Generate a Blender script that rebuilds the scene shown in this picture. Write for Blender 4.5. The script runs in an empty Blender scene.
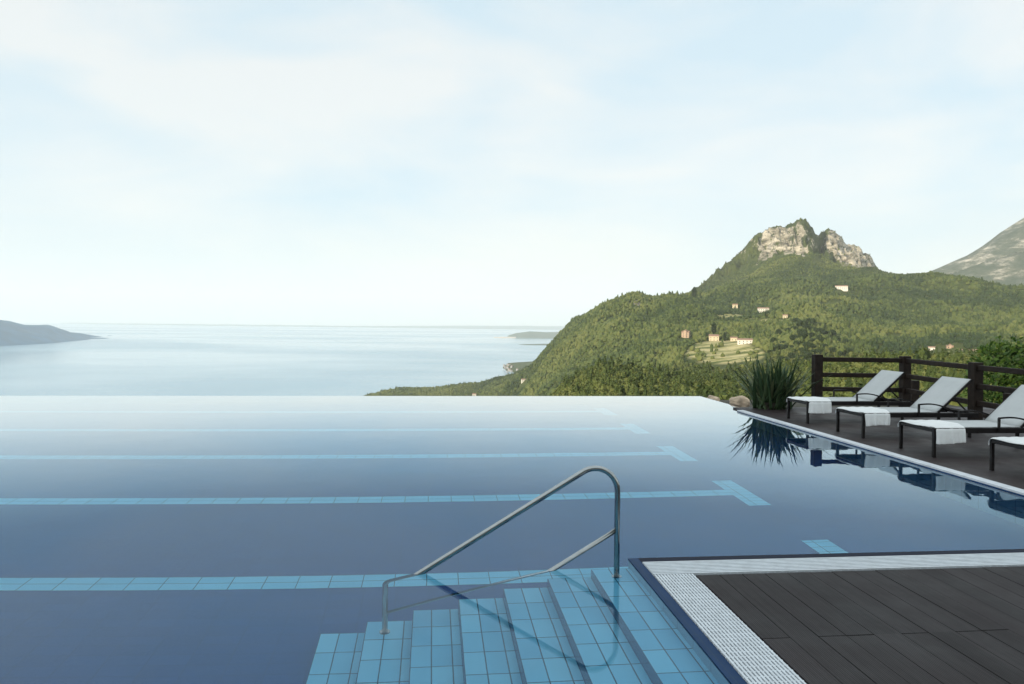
import bpy, math, random
import numpy as np
from mathutils import Vector, Matrix
random.seed(7); RNG = np.random.default_rng(11)
sc = bpy.context.scene
COL = sc.collection

# ------------------------------------------------------------------ camera
F, ROLL, YAW, PX, PY, H = 735.0, .0115, math.atan(80/735), 512.0, 322.6, 1.75
cam_d = bpy.data.cameras.new('camera'); cam = bpy.data.objects.new('camera', cam_d); COL.objects.link(cam)
fw = Vector((math.sin(YAW), math.cos(YAW), 0)); rt = Vector((math.cos(YAW), -math.sin(YAW), 0)); up = Vector((0, 0, 1))
cr = rt*math.cos(ROLL) + up*math.sin(ROLL); cu = -rt*math.sin(ROLL) + up*math.cos(ROLL)
m = Matrix((cr, cu, -fw)).transposed().to_4x4(); m.translation = (0, 0, H)
cam.matrix_world = m
cam_d.sensor_width = 36; cam_d.lens = F/1024*36; cam_d.shift_y = -(342-PY)/1024
cam_d.clip_start = .05; cam_d.clip_end = 200000
sc.camera = cam

def ray(px, py):
    u = (px-PX)/F; v = -(py-PY)/F
    u0 = u*math.cos(ROLL)-v*math.sin(ROLL); v0 = u*math.sin(ROLL)+v*math.cos(ROLL)
    return Vector((math.sin(YAW)+u0*math.cos(YAW), math.cos(YAW)-u0*math.sin(YAW), v0))
def at_r(px, py, R):            # world point at horizontal distance R in the direction of a pixel
    d = ray(px, py); t = R/math.hypot(d.x, d.y)
    return Vector((d.x*t, d.y*t, H+d.z*t))
def at_z(px, py, z):
    d = ray(px, py); t = (z-H)/d.z
    return Vector((d.x*t, d.y*t, z))

# ------------------------------------------------------------------ helpers
def tag(o, label=None, cat=None, group=None, kind=None):
    if label: o['label'] = label
    if cat: o['category'] = cat
    if group: o['group'] = group
    if kind: o['kind'] = kind
    return o
def empty(name, loc=(0, 0, 0), rz=0):
    o = bpy.data.objects.new(name, None); COL.objects.link(o); o.location = loc; o.rotation_euler = (0, 0, rz)
    o.empty_display_size = .1
    return o
class MB:
    def __init__(s): s.v = []; s.f = []; s.smooth = False
    def box(s, x0, x1, y0, y1, z0, z1):
        b = len(s.v)
        s.v += [(x, y, z) for z in (z0, z1) for y in (y0, y1) for x in (x0, x1)]
        s.f += [tuple(b+i for i in q) for q in ((0, 2, 3, 1), (4, 5, 7, 6), (0, 1, 5, 4), (2, 6, 7, 3), (0, 4, 6, 2), (1, 3, 7, 5))]
        return s
    def quad(s, *p):
        b = len(s.v); s.v += [tuple(q) for q in p]; s.f.append(tuple(range(b, b+len(p)))); return s
    def bar(s, a, b_, w, h, upv=(0, 0, 1)):
        a = Vector(a); b_ = Vector(b_); d = (b_-a).normalized(); u = Vector(upv)
        sd = d.cross(u).normalized(); u = sd.cross(d).normalized(); n = len(s.v)
        for p in (a, b_):
            for i, j in ((-1, -1), (1, -1), (1, 1), (-1, 1)): s.v.append(tuple(p+sd*w/2*i+u*h/2*j))
        s.f += [tuple(n+i for i in q) for q in ((0, 1, 2, 3), (7, 6, 5, 4), (0, 4, 5, 1), (1, 5, 6, 2), (2, 6, 7, 3), (3, 7, 4, 0))]
        return s
    def tube(s, pts, r, n=14, cap=True):
        s.smooth = True
        pts = [Vector(p) for p in pts]; rs = r if isinstance(r, (list, tuple)) else [r]*len(pts)
        prev = None; base = len(s.v)
        for i, p in enumerate(pts):
            d = (pts[min(i+1, len(pts)-1)]-pts[max(i-1, 0)]).normalized()
            if prev is None:
                ref = Vector((0, 1, 0)) if abs(d.y) < .9 else Vector((1, 0, 0)); prev = (ref-d*ref.dot(d)).normalized()
            prev = (prev-d*prev.dot(d)).normalized(); q = d.cross(prev)
            for k in range(n):
                a = 2*math.pi*k/n; s.v.append(tuple(p+(prev*math.cos(a)+q*math.sin(a))*rs[i]))
        for i in range(len(pts)-1):
            for k in range(n):
                a = base+i*n+k; b = base+i*n+(k+1) % n; s.f.append((a, b, b+n, a+n))
        if cap:
            s.f.append(tuple(base+k for k in reversed(range(n)))); s.f.append(tuple(base+(len(pts)-1)*n+k for k in range(n)))
        return s
    def build(s, name, mat, parent=None, bevel=0, smooth=None):
        me = bpy.data.meshes.new(name); me.from_pydata(s.v, [], s.f); me.update()
        o = bpy.data.objects.new(name, me); COL.objects.link(o)
        if mat: me.materials.append(mat)
        if s.smooth if smooth is None else smooth:
            for p in me.polygons: p.use_smooth = len(p.vertices) == 4
        if parent: o.parent = parent
        if bevel:
            b = o.modifiers.new('bevel', 'BEVEL'); b.width = bevel; b.segments = 2; b.limit_method = 'ANGLE'
        return o
def np_mesh(name, V, Fc, mat, attrs=None, smooth=False, parent=None):
    V = np.asarray(V, np.float32); Fc = np.asarray(Fc, np.int32); k = Fc.shape[1]
    me = bpy.data.meshes.new(name); me.vertices.add(len(V)); me.vertices.foreach_set('co', V.ravel())
    me.loops.add(Fc.size); me.loops.foreach_set('vertex_index', Fc.ravel())
    me.polygons.add(len(Fc)); me.polygons.foreach_set('loop_start', np.arange(0, Fc.size, k, dtype=np.int32))
    try: me.polygons.foreach_set('loop_total', np.full(len(Fc), k, np.int32))
    except Exception: pass
    me.polygons.foreach_set('use_smooth', np.full(len(Fc), smooth))
    for n, a in (attrs or {}).items():
        at = me.attributes.new(n, 'FLOAT', 'POINT'); at.data.foreach_set('value', np.asarray(a, np.float32))
    me.update(calc_edges=True); me.validate()
    o = bpy.data.objects.new(name, me); COL.objects.link(o); me.materials.append(mat)
    if parent: o.parent = parent
    return o
def copy_tree(o, parent=None):
    c = o.copy(); COL.objects.link(c)
    if parent: c.parent = parent
    for ch in list(o.children): copy_tree(ch, c)
    return c

# ------------------------------------------------------------------ materials
class NT:
    def __init__(s, name):
        s.m = bpy.data.materials.new(name); s.m.use_nodes = True; s.t = s.m.node_tree; s.t.nodes.clear()
        s.out = s.n('ShaderNodeOutputMaterial')
    def n(s, typ, **kw):
        x = s.t.nodes.new(typ)
        for k, v in kw.items():
            if k.startswith('i_'): x.inputs[k[2:].replace('_', ' ')].default_value = v
            else: setattr(x, k, v)
        return x
    def l(s, a, b): s.t.links.new(a, b)
    def geo(s): return s.n('ShaderNodeNewGeometry').outputs['Position']
    def objc(s): return s.n('ShaderNodeTexCoord').outputs['Object']
    def mapping(s, vec, scale=(1, 1, 1), loc=(0, 0, 0), rot=(0, 0, 0)):
        x = s.n('ShaderNodeMapping'); x.inputs['Scale'].default_value = scale; x.inputs['Location'].default_value = loc
        x.inputs['Rotation'].default_value = rot; s.l(vec, x.inputs['Vector']); return x.outputs[0]
    def noise(s, vec, scale, detail=3, rough=.55):
        x = s.n('ShaderNodeTexNoise'); x.inputs['Scale'].default_value = scale; x.inputs['Detail'].default_value = detail
        x.inputs['Roughness'].default_value = rough; s.l(vec, x.inputs['Vector']); return x.outputs['Fac']
    def ramp(s, fac, stops):
        x = s.n('ShaderNodeValToRGB'); e = x.color_ramp.elements
        e[0].position = stops[0][0]; e[0].color = (*stops[0][1], 1)
        e[1].position = stops[-1][0]; e[1].color = (*stops[-1][1], 1)
        for p, c in stops[1:-1]: q = e.new(p); q.color = (*c, 1)
        s.l(fac, x.inputs['Fac']); return x.outputs['Color']
    def math(s, op, a, b=None, clamp=False):
        x = s.n('ShaderNodeMath', operation=op, use_clamp=clamp)
        for i, q in enumerate((a, b)):
            if q is None: continue
            if isinstance(q, (int, float)): x.inputs[i].default_value = q
            else: s.l(q, x.inputs[i])
        return x.outputs[0]
    def mix(s, fac, a, b, typ='MIX'):
        x = s.n('ShaderNodeMix', data_type='RGBA', blend_type=typ)
        for k, q in ((0, fac), (6, a), (7, b)):
            if isinstance(q, (int, float)): x.inputs[k].default_value = q
            elif isinstance(q, tuple): x.inputs[k].default_value = (*q, 1) if len(q) == 3 else q
            else: s.l(q, x.inputs[k])
        return x.outputs[2]
    def sep(s, vec):
        x = s.n('ShaderNodeSeparateXYZ'); s.l(vec, x.inputs[0]); return x.outputs
    def bump(s, h, strength=.3, dist=.01):
        x = s.n('ShaderNodeBump'); x.inputs['Strength'].default_value = strength; x.inputs['Distance'].default_value = dist
        s.l(h, x.inputs['Height']); return x.outputs[0]
    def attr(s, name):
        return s.n('ShaderNodeAttribute', attribute_name=name).outputs['Fac']
    def principled(s, color, rough=.5, metal=0, normal=None, spec=.5, **kw):
        p = s.n('ShaderNodeBsdfPrincipled')
        for k, q in (('Base Color', color), ('Roughness', rough), ('Metallic', metal), ('Specular IOR Level', spec), ('Normal', normal)):
            if q is None: continue
            if isinstance(q, (int, float)): p.inputs[k].default_value = q
            elif isinstance(q, tuple): p.inputs[k].default_value = (*q, 1)
            else: s.l(q, p.inputs[k])
        for k, v in kw.items(): p.inputs[k].default_value = v
        s.l(p.outputs[0], s.out.inputs[0]); return p

def simple(name, col, rough=.6, var=.12, scale=20, metal=0, bump=.1, spec=.5, stretch=(1, 1, 1)):
    t = NT(name); o = t.mapping(t.objc(), stretch); n = t.noise(o, scale, 4)
    c = t.ramp(n, [(.3, tuple(x*(1-var) for x in col)), (.7, tuple(min(1, x*(1+var)) for x in col))])
    t.principled(c, rough, metal, t.bump(n, bump, .003), spec); return t.m

def tile_mat(name, c1, c2, grout, lx=.265, ly=.13, ox=0., oy=0., rot=0, rough=.25, gw=.004, spec=.5):
    t = NT(name); p = t.mapping(t.geo(), (1, 1, 1), (ox, oy, 0), (0, 0, rot))
    b = t.n('ShaderNodeTexBrick', offset=0.0, squash=1.0)
    t.l(p, b.inputs['Vector']); b.inputs['Scale'].default_value = 1
    b.inputs['Mortar Size'].default_value = gw; b.inputs['Mortar Smooth'].default_value = .2
    b.inputs['Brick Width'].default_value = lx; b.inputs['Row Height'].default_value = ly
    b.inputs['Color1'].default_value = (*c1, 1); b.inputs['Color2'].default_value = (*c2, 1); b.inputs['Mortar'].default_value = (*grout, 1)
    b.inputs['Bias'].default_value = -.1
    n = t.noise(t.geo(), 2.3, 4); c = t.mix(.25, b.outputs['Color'], t.ramp(n, [(.3, (.6, .6, .6)), (.7, (1, 1, 1))]), 'MULTIPLY')
    t.principled(c, rough, 0, t.bump(b.outputs['Fac'], -.3, .002), spec); return t.m

LB1, LB2, GR = (.125, .44, .64), (.20, .57, .76), (.02, .07, .11)
M_light = tile_mat('light_blue_tile', LB1, LB2, GR)
M_step = tile_mat('light_blue_step_tile', LB1, LB2, GR, lx=.265, ly=.1305, ox=0, rot=math.pi/2)
M_navy = tile_mat('navy_tile', (.005, .048, .185), (.006, .055, .205), (.004, .036, .14), lx=.265, ly=.13, gw=.003)
M_mosaic = tile_mat('navy_mosaic', (.022, .075, .20), (.035, .10, .25), (.05, .10, .17), lx=.05, ly=.05, gw=.002, rough=.15)
M_edge = tile_mat('navy_edge_tile', (.010, .036, .095), (.014, .044, .115), (.03, .06, .09), lx=.25, ly=.25, gw=.002, rough=.5, spec=.08)
M_gap = simple('painted_gap_shade', (.003, .007, .022), .7, .2, 30, spec=.2)  # near-black colour paints the shade of the overflow gap beside the grating
M_wall_light = tile_mat('pool_wall_tile', (.16, .38, .52), (.2, .44, .58), (.08, .2, .3), lx=.13, ly=.265)

def m_water():
    t = NT('pool_water'); g = t.n('ShaderNodeBsdfRefraction'); g.inputs['IOR'].default_value = 1.33; g.inputs['Roughness'].default_value = 0
    g.inputs['Color'].default_value = (.92, .98, 1, 1); gl = t.n('ShaderNodeBsdfGlossy'); gl.inputs['Roughness'].default_value = 0; gl.inputs['Color'].default_value = (.84, .95, 1, 1)
    fr = t.n('ShaderNodeFresnel'); fr.inputs[0].default_value = 1.33; mx = t.n('ShaderNodeMixShader')
    t.l(t.ramp(fr.outputs[0], [(0, (0,)*3), (.09, (.125,)*3), (.13, (.16,)*3), (.25, (.22,)*3), (.37, (.52,)*3), (.47, (.77,)*3), (.56, (.90,)*3), (1, (1,)*3)]), mx.inputs[0]); t.l(g.outputs[0], mx.inputs[1]); t.l(gl.outputs[0], mx.inputs[2])
    p = t.geo(); n = t.noise(p, 1.1, 3, .5); n2 = t.noise(p, 5, 2, .5)
    h = t.math('ADD', n, t.math('MULTIPLY', n2, .12))
    t.l(t.ramp(fr.outputs[0], [(.08, (.60, .80, .97)), (.30, (.66, .87, 1)), (.52, (.96, .99, 1))]), gl.inputs['Color'])
    bb = t.bump(h, 1.0, .0016)
    for q in (g, gl, fr): t.l(bb, q.inputs['Normal'])
    t.l(mx.outputs[0], t.out.inputs[0]); return t.m
M_water = m_water()

def m_lake():
    t = NT('lake_water'); p = t.geo()
    a = t.noise(t.mapping(p, (.00022, .00030, 1), rot=(0, 0, .35)), 1, 4, .5)
    b = t.noise(t.mapping(p, (.0006, .0012, 1), rot=(0, 0, -.15)), 1, 4, .6)
    s_ = t.math('ADD', t.math('MULTIPLY', a, .9), t.math('MULTIPLY', b, .1))
    rough = t.n('ShaderNodeMapRange'); t.l(s_, rough.inputs[0]); rough.inputs[1].default_value = .42; rough.inputs[2].default_value = .58
    rough.inputs[3].default_value = .10; rough.inputs[4].default_value = .22
    w = t.noise(p, .05, 3, .6)
    t.principled((.16, .30, .39), rough.outputs[0], 0, t.bump(w, .35, 2.0), IOR=1.33); return t.m
M_lake = m_lake()

def m_wood(name, c0, c1, w=.165, jl=4.3, jy=3.9, rough=.62):
    t = NT(name); p = t.geo(); x, y, z = t.sep(p)
    bid = t.math('FLOOR', t.math('DIVIDE', x, w))
    seg = t.math('FLOOR', t.math('DIVIDE', t.math('SUBTRACT', y, jy), jl))
    cx = t.n('ShaderNodeCombineXYZ'); t.l(bid, cx.inputs[0]); t.l(seg, cx.inputs[1])
    wn = t.n('ShaderNodeTexWhiteNoise', noise_dimensions='3D'); t.l(cx.outputs[0], wn.inputs[0])
    sh = t.n('ShaderNodeVectorMath', operation='ADD'); t.l(t.mapping(p, (38, 1.1, 5)), sh.inputs[0]); t.l(wn.outputs['Color'], sh.inputs[1])
    g = t.noise(sh.outputs[0], 1.6, 6, .65); st = t.noise(p, 1.7, 5, .6)
    v = t.math('ADD', t.math('MULTIPLY', g, .48), t.math('ADD', t.math('MULTIPLY', wn.outputs['Value'], .16), t.math('MULTIPLY', st, .40)))
    c = t.ramp(v, [(.3, c0), (.72, c1)])
    groove = t.math('SINE', t.math('MULTIPLY', x, 2*math.pi/.0125))
    hgt = t.math('ADD', t.math('MULTIPLY', g, .6), t.math('MULTIPLY', groove, .25))
    rr = t.n('ShaderNodeMapRange'); t.l(st, rr.inputs[0]); rr.inputs[1].default_value = .3; rr.inputs[2].default_value = .7
    rr.inputs[3].default_value = rough-.12; rr.inputs[4].default_value = rough+.15
    t.principled(c, rr.outputs[0], 0, t.bump(hgt, .45, .003), .22); return t.m
M_deck = m_wood('weathered_deck_board', (.003, .0024, .0026), (.036, .030, .031))
M_deck2 = m_wood('brown_deck_board', (.024, .018, .018), (.044, .034, .034), rough=.5)
M_black = simple('black_void', (.006, .006, .007), .9, .1)
M_white = simple('white_plastic', (.56, .60, .63), .42, .10, 14, bump=.12)
M_coping = simple('white_coping_stone', (.60, .63, .66), .5, .12, 9)
M_steel = simple('brushed_steel', (.33, .35, .35), .13, .08, 60, metal=1, bump=.05, stretch=(.2, 1, 1))
M_fence = simple('dark_stained_timber', (.020, .013, .009), .7, .45, 9, bump=.5, spec=.25, stretch=(1, 1, 1))
M_frame = simple('dark_bronze_metal', (.011, .009, .009), .5, .15, 30, spec=.25)
def m_fabric(name, col, sc_=700, rough=.85, bs=.4):
    t = NT(name); o = t.objc(); w = t.n('ShaderNodeTexWave', wave_type='BANDS', bands_direction='Y'); w.inputs['Scale'].default_value = 90
    t.l(o, w.inputs['Vector']); n = t.noise(o, sc_*.1, 4); n2 = t.noise(o, 6, 3)
    c = t.ramp(n2, [(.25, tuple(x*.9 for x in col)), (.75, col)])
    h = t.math('ADD', n, t.math('MULTIPLY', w.outputs['Fac'], .3))
    t.principled(c, rough, 0, t.bump(h, bs, .004), .2); return t.m
M_sling = m_fabric('pale_grey_sling', (.50, .52, .52), bs=.15)
M_towel = m_fabric('white_terry_cloth', (.86, .87, .86), sc_=1500, bs=.8)

def m_terrain():
    t = NT('hillside_ground'); p = t.geo()
    n1 = t.noise(p, .02, 5, .65); n2 = t.noise(p, .004, 4); n3 = t.noise(t.mapping(p, (1, 1, .55)), .035, 6, .7)
    forest = t.ramp(t.math('ADD', t.math('MULTIPLY', n1, .6), t.math('MULTIPLY', n2, .4)), [(.35, (.030, .048, .014)), (.65, (.085, .10, .028))])
    x, y, z = t.sep(p)
    strata = t.noise(t.mapping(p, (.5, .5, 1.6), rot=(.25, .1, 0)), .03, 6, .75)
    rock = t.ramp(strata, [(.38, (.085, .08, .06)), (.49, (.29, .26, .20)), (.61, (.56, .50, .40))])
    field = t.ramp(t.noise(t.mapping(p, (.012, .055, .02), rot=(0, 0, .2)), 1, 4, .7), [(.38, (.08, .11, .03)), (.47, (.26, .25, .09)), (.56, (.50, .43, .22))])
    rm = t.math('MULTIPLY', t.math('SUBTRACT', t.math('ADD', t.attr('rock'), t.math('MULTIPLY', t.math('SUBTRACT', n3, .5), 3.6)), .64), 5, True)
    c = t.mix(rm, forest, rock); c = t.mix(t.attr('field'), c, field)
    t.principled(c, .9, 0, t.bump(n3, .9, 14), .15); return t.m
M_terr = m_terrain()
def m_far():
    t = NT('grey_mountainside'); p = t.geo()
    n = t.noise(t.mapping(p, (1, .6, 2.2), rot=(.3, .75, .4)), .0055, 8, .75); n2 = t.noise(p, .0018, 4)
    c = t.ramp(t.math('ADD', t.math('MULTIPLY', n, .75), t.math('MULTIPLY', n2, .25)), [(.44, (.04, .06, .03)), (.515, (.09, .10, .065)), (.56, (.28, .26, .21)), (.62, (.56, .51, .43))])
    t.principled(c, .9, 0, t.bump(n, .8, 60), .15); return t.m
M_far = m_far()
def m_leaf(name, c0, c1, c2, trans=.35, rough=.6, attr='tint'):
    t = NT(name); c = t.ramp(t.attr(attr), [(0, c0), (.5, c1), (1, c2)])
    p = t.principled(c, rough, 0, None, .3); q = t.n('ShaderNodeBsdfTranslucent'); t.l(c, q.inputs[0])
    mx = t.n('ShaderNodeMixShader'); mx.inputs[0].default_value = trans; t.l(p.outputs[0], mx.inputs[1]); t.l(q.outputs[0], mx.inputs[2])
    t.l(mx.outputs[0], t.out.inputs[0]); return t.m
M_forest = m_leaf('forest_foliage', (.022, .042, .012), (.078, .104, .024), (.138, .152, .042), .12, .8)
M_darkleaf = m_leaf('dark_evergreen_foliage', (.014, .030, .012), (.030, .052, .018), (.055, .080, .026), .1, .8)
M_bush = m_leaf('broadleaf_foliage', (.014, .038, .009), (.040, .085, .015), (.12, .17, .026), .35, .55)
M_blade = m_leaf('strap_leaf', (.035, .078, .034), (.095, .15, .068), (.26, .29, .15), .3, .4)
M_bark = simple('bark', (.09, .065, .045), .9, .3, 8, bump=.8)
M_stone = simple('warm_boulder', (.55, .42, .30), .85, .4, 5, bump=1.2)
M_soil = simple('soil', (.05, .045, .03), .95, .3, 4, bump=.8)
M_gar = simple('grey_stone_paving', (.22, .21, .2), .8, .2, 2)
def wallm(name, col): return simple(name, col, .85, .08, .6)
M_plas_w = wallm('white_plaster', (.66, .62, .54)); M_plas_y = wallm('yellow_plaster', (.58, .49, .33)); M_plas_o = wallm('orange_plaster', (.42, .30, .21))
M_roof = simple('terracotta_tiles', (.27, .165, .115), .85, .25, 3); M_glass = simple('dark_window', (.03, .035, .04), .15, .1, 3)

# ------------------------------------------------------------------ pool
WL = -21.0; XR = 6.16; YF = 17.3; YN = 1.6; DX = 1.47; DY = 5.34; ZF = -1.32
pool = empty('pool'); tag(pool, kind='structure')
b = MB(); b.quad((WL, YN, ZF), (6.6, YN, ZF), (6.6, YF+.2, ZF), (WL, YF+.2, ZF)); b.build('pool_floor', M_navy, pool)
b = MB(); b.box(XR, XR+.3, DY, 14.3, ZF, -.14); b.build('pool_side_wall', M_wall_light, pool)
b = MB(); b.box(XR, XR+.3, DY, 14.3, -.14, .012); b.build('waterline_band', M_mosaic, pool)
b = MB(); b.box(WL-.2, 6.6, YF, YF+.12, -5, -.006); b.box(6.44, 6.56, 14.3, YF, -5, -.006); b.box(WL-.2, WL, YN, YF, ZF, .03); b.build('overflow_wall', M_navy, pool)
b = MB(); b.box(XR, 6.56, 14.25, 14.3, ZF, .02); b.build('pool_corner_wall', M_mosaic, pool)
LY = [6.345+2.365*i for i in range(5)]
for y in LY:
    b = MB(); z = ZF+.004
    b.quad((WL+1.5, y-.13, z), (3.66, y-.13, z), (3.66, y+.13, z), (WL+1.5, y+.13, z))
    b.quad((3.66, y-.58, z), (3.93, y-.58, z), (3.93, y+.58, z), (3.66, y+.58, z))
    o = b.build('lane_line', tile_mat('lane_tile', (.15, .52, .72), (.19, .58, .78), GR, lx=.27, ly=.13, ox=.02, oy=-(y-.13) % .13), pool)
# water sheet
b = MB(); z = 0.0
b.quad((WL, YN, z), (DX, YN, z), (DX, DY, z), (DX, YF+.11, z), (WL, YF+.11, z))
b.quad((DX, DY, z), (XR, DY, z), (XR, 14.25, z), (XR, YF+.11, z), (DX, YF+.11, z))
b.quad((XR, 14.3, z), (6.55, 14.3, z), (6.55, YF+.11, z), (XR, YF+.11, z))
tag(b.build('pool_water', M_water), kind='structure')
# steps going down into the water
steps = empty('pool_steps', (0, 0, 0))
tag(steps, 'light blue tiled steps going down under water below the steel handrail', 'steps')
NX = [1.18, .857, .534, .211, -.112, -.435, -.758]; DR = .165
for k, x0 in enumerate(NX):
    x1 = DX+.02 if k == 0 else NX[k-1]; zt = -DR*(k+1)
    st = MB().box(x0, x1, YN, 5.3, ZF+.001, zt-.003).build('step', M_navy, steps)
    t_ = tile_mat('step_tile', LB1, LB2, GR, lx=.1305, ly=.262, ox=-(x0+.002) % .1305, oy=-(5.3) % .262, gw=.0045)
    MB().quad((x0+.002, YN, zt), (x1-.002, YN, zt), (x1-.002, 5.3, zt), (x0+.002, 5.3, zt)).build('tread_tiles', t_, st)
# front deck
MB().box(DX+.002, DX+.07, YN, DY, ZF, -.02).build('step_side_wall', M_wall_light, pool)
MB().box(DX+.07, XR+.3, DY-.06, DY-.002, ZF, -.02).build('deck_front_wall', M_navy, pool)
MB().box(DX, DX+.075, YN, DY, -.0198, .006).build('navy_edge', M_edge, pool)
MB().box(DX+.0752, XR, DY-.100, DY, -.0198, .007).build('dark_gap_strip', M_gap, pool)  # solid strip, the dark gap between water and grating is painted on
deck = empty('deck'); tag(deck, kind='structure')
b = MB(); b.box(DX+.07, 12.0, -3, DY-.06, -1.4, -.05); b.box(-22, DX+.07, -3, YN, -1.4, -.05); b.build('deck_base', M_black, deck)
b = MB(); bw = .165
xs = 1.84; i = 0
while xs < 6.3:
    i += 1; yj = 3.9 if i % 5 in (1, 3, 4) else 2.4
    for y0, y1 in ((-1, yj-.003), (yj+.003, 4.93)):
        dz = random.uniform(-.0012, .0012)
        if xs+bw < 6.3: b.box(xs+.0015, xs+bw-.002, y0, y1, -.02, .014+dz)
    xs += bw
for xs in np.arange(-21, 1.84-.17, bw): b.box(xs, xs+bw-.005, -3, YN-.3, -.02, .014)
b.build('deck_boards', M_deck, deck, bevel=.002)
gr = empty('drain_grating'); tag(gr, 'white slatted overflow grating framing the corner of the dark wooden deck', 'grating')
b = MB(); x0, x1 = DX+.077, 1.832; n = 13; p = (x1-x0)/n
for i in range(n): b.box(x0+i*p+.003, x0+(i+1)*p-.006, 1.0, 4.955, -.012, .016)
b.build('side_slats', M_white, gr, bevel=.002)
b = MB(); y0, y1 = 4.965, DY-.103; n = 9; p = (y1-y0)/n
for i in range(n): b.box(x0, 6.15, y0+i*p+.003, y0+(i+1)*p-.011, -.012, .016)
b.build('front_slats', M_white, gr, bevel=.002)
b = MB()
for y in np.arange(1.0, 4.93, .055): b.box(x0, x1, y, y+.010, -.03, .012)
for x in np.arange(x0, 6.1, .055): b.box(x, x+.012, y0, y1, -.03, .006)
b.build('cross_webs', M_white, gr)
# right terrace
b = MB(); b.box(6.288, 14.5, DY, 14.8, -.25, .03); b.build('terrace_boards', M_deck2, deck)
b = MB(); b.box(6.31, 14.5, -3, DY-.002, -.25, .026); b.build('side_boards', M_deck2, deck)
b = MB()
for y in np.arange(DY, 14.2, 1.0): b.box(XR-.008, 6.285, y+.0015, min(y+.9985, 14.28), .010, .036)
b.build('terrace_coping', M_coping, deck, bevel=.004)

# ------------------------------------------------------------------ handrail
Y0 = 5.14
rail = empty('pool_handrail', (0, 0, 0)); tag(rail, 'stainless steel handrail rising out of the water over the steps', 'handrail')
def arc_pts(c, r, a0, a1, n=12): return [(c[0]+r*math.cos(math.radians(a0+(a1-a0)*i/n)), Y0, c[1]+r*math.sin(math.radians(a0+(a1-a0)*i/n))) for i in range(n+1)]
sl = math.atan2(.659-.044, 1.022-.006); deg = math.degrees(sl)
# top bend tangent to the slope and to the vertical post at x=1.332
r_ = .165; cx = 1.332-r_; nx, nz = -math.sin(sl), math.cos(sl)
cz = .044+math.tan(sl)*(cx+r_*nx-.006)-r_*nz
top = arc_pts((cx, cz), r_, 90+deg, 0, 16)
r2 = .10; cx2 = -.30+r2; cz2 = .044+math.tan(sl)*(cx2+r2*nx-.006)-r2*nz
low = arc_pts((cx2, cz2), r2, 180, 90+deg, 10)
zl = -.99
pts = [(-.30, Y0, zl), (-.30, Y0, cz2-.02)]+low+top+[(1.332, Y0, cz-.02), (1.332, Y0, -.165)]
MB().tube(pts, .0205, 20).build('main_tube', M_steel, rail)
sb = math.atan2(.262-.022, 1.303-.90)
MB().tube([(-.29, Y0, .022+math.tan(sb)*(-.29-.9)), (.4, Y0, .022+math.tan(sb)*(.4-.9)), (1.32, Y0, .022+math.tan(sb)*(1.32-.9))], .017, 18).build('lower_bar', M_steel, rail)
for x, z in ((-.30, zl), (1.332, -.165)):
    MB().tube([(x, Y0, z), (x, Y0, z+.012)], .036, 24).build('base_flange', M_steel, rail)

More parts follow.
